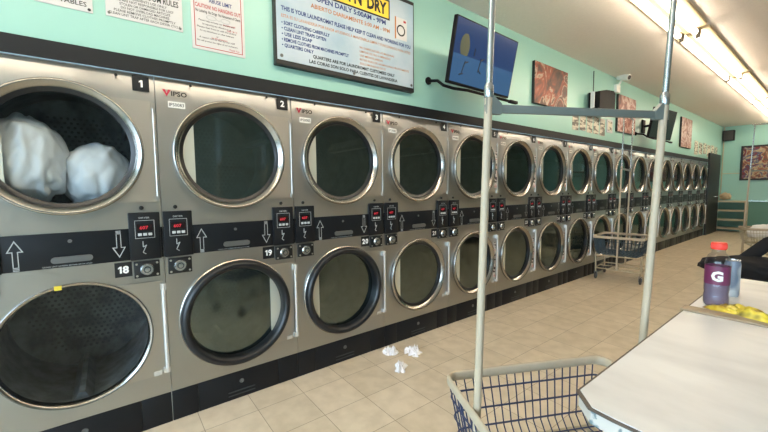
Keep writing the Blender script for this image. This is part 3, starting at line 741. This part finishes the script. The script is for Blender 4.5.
# ------------------------------------------------------------------ laundry carts
def rrect(L, W, r, z, n=6):
    pts = []
    for cx, cy, a0 in ((L-r, W-r, 0), (-L+r, W-r, pi/2), (-L+r, -W+r, pi), (L-r, -W+r, 3*pi/2)):
        for k in range(n+1): a = a0+pi/2*k/n; pts.append((cx+r*cos(a), cy+r*sin(a), z))
    return pts
def make_cart(L=.352, W=.235, H=.65, lx=.275, ly=.20, wire=None, wr=.0027):
    t = empty('laundry_cart', (0, 0, 0)); ly = W-.035
    rim = rrect(L, W, .045, H-.012)
    MB().tube(rim, .0095, 10, closed=True, rz=.020).build('rim', M['cream'], t, smooth=60)
    # wire basket: each upright bends under the floor
    bk = MB(); L2, W2, ZB = L-.035, W-.03, .385
    nl = 18; nw = 12
    for i in range(nl):
        u = -1+2*(i+.5)/nl
        bk.tube([(u*(L-.02), -W, H-.02), (u*(L2-.02), -W2, ZB+.04), (u*(L2-.02), -W2+.035, ZB), (u*(L2-.02), W2-.035, ZB), (u*(L2-.02), W2, ZB+.04), (u*(L-.02), W, H-.02)], wr, 5, caps=False)
    for i in range(nw):
        u = -1+2*(i+.5)/nw
        bk.tube([(-L, u*(W-.02), H-.02), (-L2, u*(W2-.02), ZB+.04), (-L2+.035, u*(W2-.02), ZB+.003), (L2-.035, u*(W2-.02), ZB+.003), (L2, u*(W2-.02), ZB+.04), (L, u*(W-.02), H-.02)], wr, 5, caps=False)
    for z in (.575, .50, .43):
        k = (z-ZB)/(H-ZB); bk.tube(rrect(L2+(L-L2)*k+.003, W2+(W-W2)*k+.003, .045, z), .0036, 6, closed=True)
    bk.build('wire_basket', wire or M['wire'], t, smooth=60)
    fr_ = MB()
    for sx in (-1, 1):
        for sy in (-1, 1):
            fr_.tube([(sx*lx, sy*ly, .115), (sx*.285, sy*(ly+.008), ZB+.02)], .011, 8)
    for z in (.17, .36): fr_.tube(rrect(.285, ly+.008, .02, z, 3), .0095, 8, closed=True)
    fr_.tube([(0, -ly-.008, .17), (0, ly+.008, .17)], .008, 8)
    for sx in (-1, 1): fr_.tube([(sx*.285, 0, .17), (sx*.315, 0, .20)], .010, 8)
    fr_.build('base_frame', M['frame_tan'], t, smooth=60)
    for sx in (-1, 1):
        for sy in (-1, 1):
            c = MB().lathe([(0, -.014), (.036, -.014), (.046, -.008), (.048, 0), (.046, .008), (.036, .014), (0, .014)], axis='y', n=24).build('wheel', M['rubber'], t, (sx*lx+.012, sy*ly, .048))
            MB().box(-.012, .012, -.020, -.0155, 0, .062).box(-.012, .012, .0155, .020, 0, .062).box(-.018, .018, -.020, .020, .058, .066).lathe([(0, -.022), (.007, -.022), (.007, .022), (0, .022)], axis='y', n=10).build('caster_fork', M['leg_metal'], c)
        px = lambda z: (-.333+.026*(z-.65)) if sx < 0 else (.297+.050*(z-.65))
        p = MB().tube([(px(.19), 0, .19), (px(1.655), 0, 1.655)], .0125, 12).build('pole', M['cream'], t, smooth=60)
        MB().tube([(px(1.64), 0, 1.64), (px(2.4), 0, 2.40)], .0095, 12).lathe([(.0125, 1.655), (.0145, 1.66), (.0145, 1.69), (.0095, 1.70)], (px(1.67), 0, 0), 'z', 14).build('upper_pole', M['tube_chrome'], p, smooth=60)
    cb = MB().box(-.32, .362, -.006, .006, 1.610, 1.636, .003)
    for e, d_ in ((-.318, 1), (.358, -1)):
        cb.prism([(e, 1.606), (e, 1.664), (e+d_*.022, 1.664), (e+d_*.052, 1.637), (e+d_*.052, 1.606)], -.009, .009, 'y')
    cb.build('crossbar', M['bluegrey'], t, smooth=30)
    MB().tube([(-.32, 0, 2.40), (.42, 0, 2.40)], .011, 12).build('hanging_bar', M['tube_chrome'], t)
    return t
cart = make_cart()
c1, u = Vector((1.832, 1.223, 0)), math.atan2(.584, .292)
cart.location = c1; cart.rotation_euler = (0, 0, u)
tag(cart, 'nearest laundry cart, navy wire basket with cream rim, at the table corner', 'cart', 'wire laundry carts')
c = make_cart(.352, .31, wire=M['wire_dark'], wr=.0055); tag(c, '', 'cart', 'wire laundry carts'); c.location = (.385, 6.02, 0); c.rotation_euler = (0, radians(1.0), math.atan2(.65, -.10))
c['label'] = 'laundry cart standing alone in the aisle before the dryers'
c3 = make_cart(wire=M['frame_tan']); tag(c3, '', 'cart', 'wire laundry carts'); c3.location = (1.64, 8.84, 0); c3.rotation_euler = (0, 0, math.atan2(.25, .65))
c3['label'] = 'far laundry cart holding a white plastic bag, before the back wall'

# ------------------------------------------------------------------ folding tables
def table(pts, label, legs):
    t = empty('folding_table', (sum(p[0] for p in pts)/len(pts), sum(p[1] for p in pts)/len(pts), 0)); tag(t, label, 'table', 'white folding tables')
    loc = t.location
    P_ = [(x-loc.x, y-loc.y) for x, y in pts]
    cx, cy = 0, 0
    def inset(k): 
        return [(x-k*(1 if x > 0 else -1), y-k*(1 if y > 0 else -1)) for x, y in P_]
    MB().prism(inset(.004), .862, .8975, 'z').build('core', M['fascia'], t, smooth=0)
    MB().prism(P_, .8935, .8985, 'z').build('edge_band', M['table_edge'], t, smooth=0)
    MB().prism(inset(.006), .8985, .9005, 'z').build('top', M['laminate'], t, smooth=0)
    for lx, ly in legs:
        MB().box(lx-loc.x-.022, lx-loc.x+.022, ly-loc.y-.022, ly-loc.y+.022, 0, .862, .004).build('leg', M['leg_metal'], t)
    return t
table([(2.024, .852), (2.070, .803), (2.120, .797), (3.35, .775), (3.35, 1.752), (2.024, 1.752)], 'near white laminate folding table with a chipped blue edge, by the nearest cart', [(2.40, .95), (3.25, .95), (2.40, 1.66), (3.25, 1.66)])
table([(2.024, 1.758), (3.35, 1.758), (3.35, 2.56), (2.054, 2.56), (2.024, 2.52)], 'far white folding table under the sports drink bottle and snack bag', [(2.40, 1.85), (3.25, 1.85), (2.40, 2.44), (3.25, 2.44)])
o = MB().box(2.020, 3.35, 1.724, 1.790, .9008, .9085, .002).build('seam_strip', M['woodstrip'])
tag(o, 'worn wooden strip covering the joint between the two white tables', 'strip')

# things on the far table
TZ = .9008
def bottle():
    t = empty('drink_bottle', (2.094, 1.886, TZ)); tag(t, 'purple sports drink bottle with an orange-red cap and white G', 'bottle')
    pr = [(0, .004), (.030, .0), (.037, .006), (.039, .02), (.0385, .045), (.0365, .055), (.0385, .068), (.0385, .085), (.0375, .09), (.0375, .160), (.0385, .165), (.037, .180), (.030, .198), (.021, .208), (.0195, .216), (.0195, .226)]
    MB().lathe(pr, axis='z', n=40).build('body', M['clearplastic'], t, smooth=60)
    MB().lathe([(0, .006), (.029, .003), (.0355, .009), (.037, .02), (.0365, .045), (.0345, .055), (.0365, .068), (.0355, .09), (.0355, .150), (0, .150)], axis='z', n=32).build('drink', M['drink'], t, smooth=60)
    n = 40
    MB().lathe([(.0380, .090), (.0380, .160)], axis='z', n=n).build('label_wrap', M['label'], t, smooth=60)
    # the G faces the camera
    vs, fs, (a, b) = glyphs('G', .05); k = .034/.69; mb = MB(); a0 = math.atan2(0-1.925, 2.389-2.095)
    tb = bmesh.new(); vv = [tb.verts.new(v) for v in vs]
    for f in fs: tb.faces.new([vv[i] for i in f])
    for q in range(1, 16):
        bmesh.ops.bisect_plane(tb, geom=tb.verts[:]+tb.edges[:]+tb.faces[:], plane_co=(a+(b-a)*q/16, 0, 0), plane_no=(1, 0, 0))
    tb.verts.index_update(); vs = [tuple(v.co) for v in tb.verts]; fs = [[v.index for v in f.verts] for f in tb.faces]; tb.free()
    mb.add([((.0385)*cos(a0+((v[0]-(a+b)/2)*k)/.0385), .0385*sin(a0+((v[0]-(a+b)/2)*k)/.0385), .106+v[1]*k) for v in vs], fs)
    mb.build('letter', M['white'], t, smooth=60)
    cp = MB(); n = 48; prof = []
    cp.lathe([(.0225, .222), (.0235, .226), (.0235, .244), (.0215, .2485), (0, .249)], axis='z', n=32)
    for k in range(32):
        a = 2*pi*k/32; cp.box(.0230*cos(a)-.0012, .0230*cos(a)+.0012, .0230*sin(a)-.0012, .0230*sin(a)+.0012, .227, .243)
    cp.build('cap', M['cap'], t, smooth=40)
    t.scale = (1.02, 1.02, 1.03)
bottle()
t = empty('drink_can', (2.105, 2.12, TZ)); tag(t, 'slim silver blue drink can just behind the sports drink bottle', 'can')
MB().lathe([(0, .006), (.019, .002), (.0225, .0), (.0265, .010), (.0265, .140), (.0235, .152), (.0235, .156)], axis='z', n=32).build('body', M['can_body'], t, smooth=50)
MB().lathe([(.0235, .154), (.0245, .158), (.022, .158), (.021, .153), (0, .153)], axis='z', n=32).build('lid', M['can_metal'], t)
MB().tube([(.012*cos(2*pi*k/12)+.004, .007*sin(2*pi*k/12), .1555) for k in range(12)], .0015, 5, closed=True).build('pull_tab', M['can_metal'], t)

def crumple(nx, ny, w, d, amp, seed, dome, edge=.16):
    bm = MB(); vs = []
    for side in (1, -1):
        for i in range(nx+1):
            for j in range(ny+1):
                u, v = i/nx*2-1, j/ny*2-1
                q = Vector((u*2.1+seed, v*1.7+seed*.3, side*.4))
                dm = (1-abs(u)**4)*(1-v**4)
                h = dome*dm*(.75+.6*noise.noise(q))+amp*noise.noise(q*2.7)*dm+.0015
                jx = 1+edge*.5*noise.noise(Vector((v*3, seed, 1))); jy = 1+edge*noise.noise(Vector((u*3, seed, 5)))
                vs.append((u*w/2*jx, v*d/2*jy, h if side > 0 else .0006))
    n1 = (nx+1)*(ny+1); fs = []
    for s_ in range(2):
        for i in range(nx):
            for j in range(ny):
                a = s_*n1+i*(ny+1)+j; fs.append((a, a+1, a+ny+2, a+ny+1))
    per = [i*(ny+1) for i in range(nx+1)]+[nx*(ny+1)+j for j in range(1, ny+1)]+[i*(ny+1)+ny for i in range(nx-1, -1, -1)]+[j for j in range(ny-1, 0, -1)]
    for k in range(len(per)): a, b = per[k], per[(k+1) % len(per)]; fs.append((a, b, n1+b, n1+a))
    return bm.add(vs, fs)
o = crumple(44, 26, .215, .10, .009, 4.4, .032).build('snack_bag', M['crisp'], None, (2.182, 1.828, TZ+.0002), (0, 0, -.42), smooth=25)
tag(o, 'crumpled yellow snack bag lying in front of the sports drink bottle', 'snack bag')

# crumpled sheets on the floor
for (x, y, s_, sd, lab) in ((.125, 1.80, .10, 1.3, 'crumpled white tissue nearest the dryer kick plates, left one of the pair'), (.235, 1.955, .12, 5.5, 'crumpled white tissue right of the pair lying near the dryers'), (.375, 1.70, .105, 9.1, 'crumpled white tissue lying apart, closest to the nearest cart')):
    o = crumple(18, 14, s_*1.15, s_*.75, .045, sd, .04, .9).build('crumpled_tissue', M['tissue'], None, (x, y, .0005), (0, 0, .6*sd), smooth=20)
    tag(o, lab, 'tissue', 'crumpled tissues on the floor')

# ------------------------------------------------------------------ far end
o = lump('bag', (1.64, 8.84, .555), (.29, .175, .16), 6.0, fold=.18, f=2.6).build('plastic_bag', M['bagfilm'], smooth=180)
tag(o, 'full whitish plastic bag sitting in the far laundry cart', 'bag')
# black cloth bag heaped on a stool
t = empty('stool', (1.86, 5.2, 0)); tag(t, 'low red legged stool under the black cloth bag beyond the tables', 'stool')
MB().box(-.20, .20, -.16, .16, .37, .40, .006).build('seat', M['bagcloth'], t)
for sx in (-1, 1):
    for sy in (-1, 1): MB().tube([(sx*.19, sy*.15, .0), (sx*.15, sy*.12, .37)], .013, 8).build('leg', M['redleg'], t)
t = empty('cloth_bag', (1.86, 5.2, .401)); tag(t, 'slumped black cloth bag with a raised strap, on a low stool behind the tables', 'bag')
lump('b', (0, 0, .125), (.34, .20, .12), 2.5, fold=.2).build('body', M['bagcloth'], t, smooth=180)
lump('b', (-.22, .02, .12), (.22, .13, .085), 5.5, fold=.3).build('flap', M['bagcloth'], t, smooth=180)
MB().tube([(-.12, 0, .16), (-.04, .0, .26), (.08, .02, .40), (.17, .03, .46), (.25, .03, .42), (.29, .02, .27), (.27, .0, .14)], .03, 8, rz=.06).build('strap', M['bagcloth'], t, smooth=60)

t = empty('storage_shelf', (.30, Y1-.20, 0)); tag(t, 'low grey green open shelf unit against the back wall', 'shelf')
for x in (-.33, .33):
    for y in (-.15, .15): MB().box(x-.02, x+.02, y-.02, y+.02, 0, .90).build('upright', M['shelf'], t, smooth=0)
for z in (.10, .36, .63, .90): MB().box(-.345, .345, -.165, .165, z-.02, z+.025).build('shelf_board', M['shelf'], t, smooth=0)
o = lump('p', (.17, Y1-.20, 1.05), (.125, .09, .10), 1.1, fold=.3).build('cloth_bundle', M['tan_plush'], smooth=180)
tag(o, 'small tan cloth bundle on top of the back wall shelf', 'bundle')
t = empty('wall_speaker', (.15, Y1, 2.70)); tag(t, 'small black loudspeaker in the top corner of the back wall', 'speaker')
MB().box(-.125, .125, -.20, -.03, 0, .30, .008).build('cabinet', M['plastic_black'], t)
MB().box(-.11, .11, -.206, -.20, .015, .285, .002).build('grille', M['rubber'], t)
MB().box(-.03, .03, -.03, -.001, .10, .20).build('bracket', M['plastic_black'], t)
o = MB().tube([(.03, Y1-.015, CH-.005), (.03, Y1-.015, .93)], .012, 8).tube([(.03, Y1-.015, 1.73), (.42, Y1-.015, 1.73)], .010, 8).build('conduit', M['shelf'])
tag(o, 'thin grey conduit running down the back wall corner with a side branch', 'conduit')
t = empty('framed_print', (1.25, Y1, 1.52)); tag(t, 'large multicoloured collage print in a dark frame on the back wall', 'picture')
MB().box(-.83, .83, -.035, -.001, 0, 1.0, .004).build('frame', M['frame_black'], t, smooth=0)
MB().box(-.78, .78, -.038, -.034, .05, .95).build('print', M['art_back'], t, smooth=0)

# ------------------------------------------------------------------ light, world, camera
w = bpy.data.worlds.new('sky'); SC.world = w; w.use_nodes = True
bg = w.node_tree.nodes['Background']; bg.inputs[0].default_value = (.62, .82, 1, 1); bg.inputs[1].default_value = 5
def portal(loc, rot, sx, sy):
    l = bpy.data.lights.new('daylight_opening', 'AREA'); l.shape = 'RECTANGLE'; l.size = sx; l.size_y = sy; l.cycles.is_portal = True
    o = bpy.data.objects.new('daylight_opening', l); COL.objects.link(o); o.location = loc; o.rotation_euler = rot
portal((RW/2, Y0-.06, 1.52), (radians(90), 0, pi), RW-.3, 2.5)

cam = bpy.data.cameras.new('camera'); co = bpy.data.objects.new('camera', cam); COL.objects.link(co)
cam.sensor_fit = 'HORIZONTAL'; cam.sensor_width = 36; cam.lens = 356.6132/768*36; cam.clip_start = .01
yaw, pit, rol = .9143, -.0773, -.0089
f_ = Vector((-sin(yaw)*cos(pit), cos(yaw)*cos(pit), sin(pit)))
r_ = f_.cross(Vector((0, 0, 1))).normalized(); u_ = r_.cross(f_)
R_ = r_*cos(rol)+u_*sin(rol); U_ = -r_*sin(rol)+u_*cos(rol)
co.matrix_world = Matrix(((R_.x, U_.x, -f_.x, 2.3893), (R_.y, U_.y, -f_.y, 0), (R_.z, U_.z, -f_.z, 1.379), (0, 0, 0, 1)))
SC.camera = co
vs_ = SC.view_settings; vs_.view_transform = 'Standard'; vs_.look = 'None'; vs_.exposure = 0.9; vs_.gamma = 1; vs_.use_curve_mapping = False
SC.cycles.use_denoising = True
SC.cycles.max_bounces = 8; SC.cycles.transparent_max_bounces = 12
SC.cycles.sample_clamp_indirect = 6
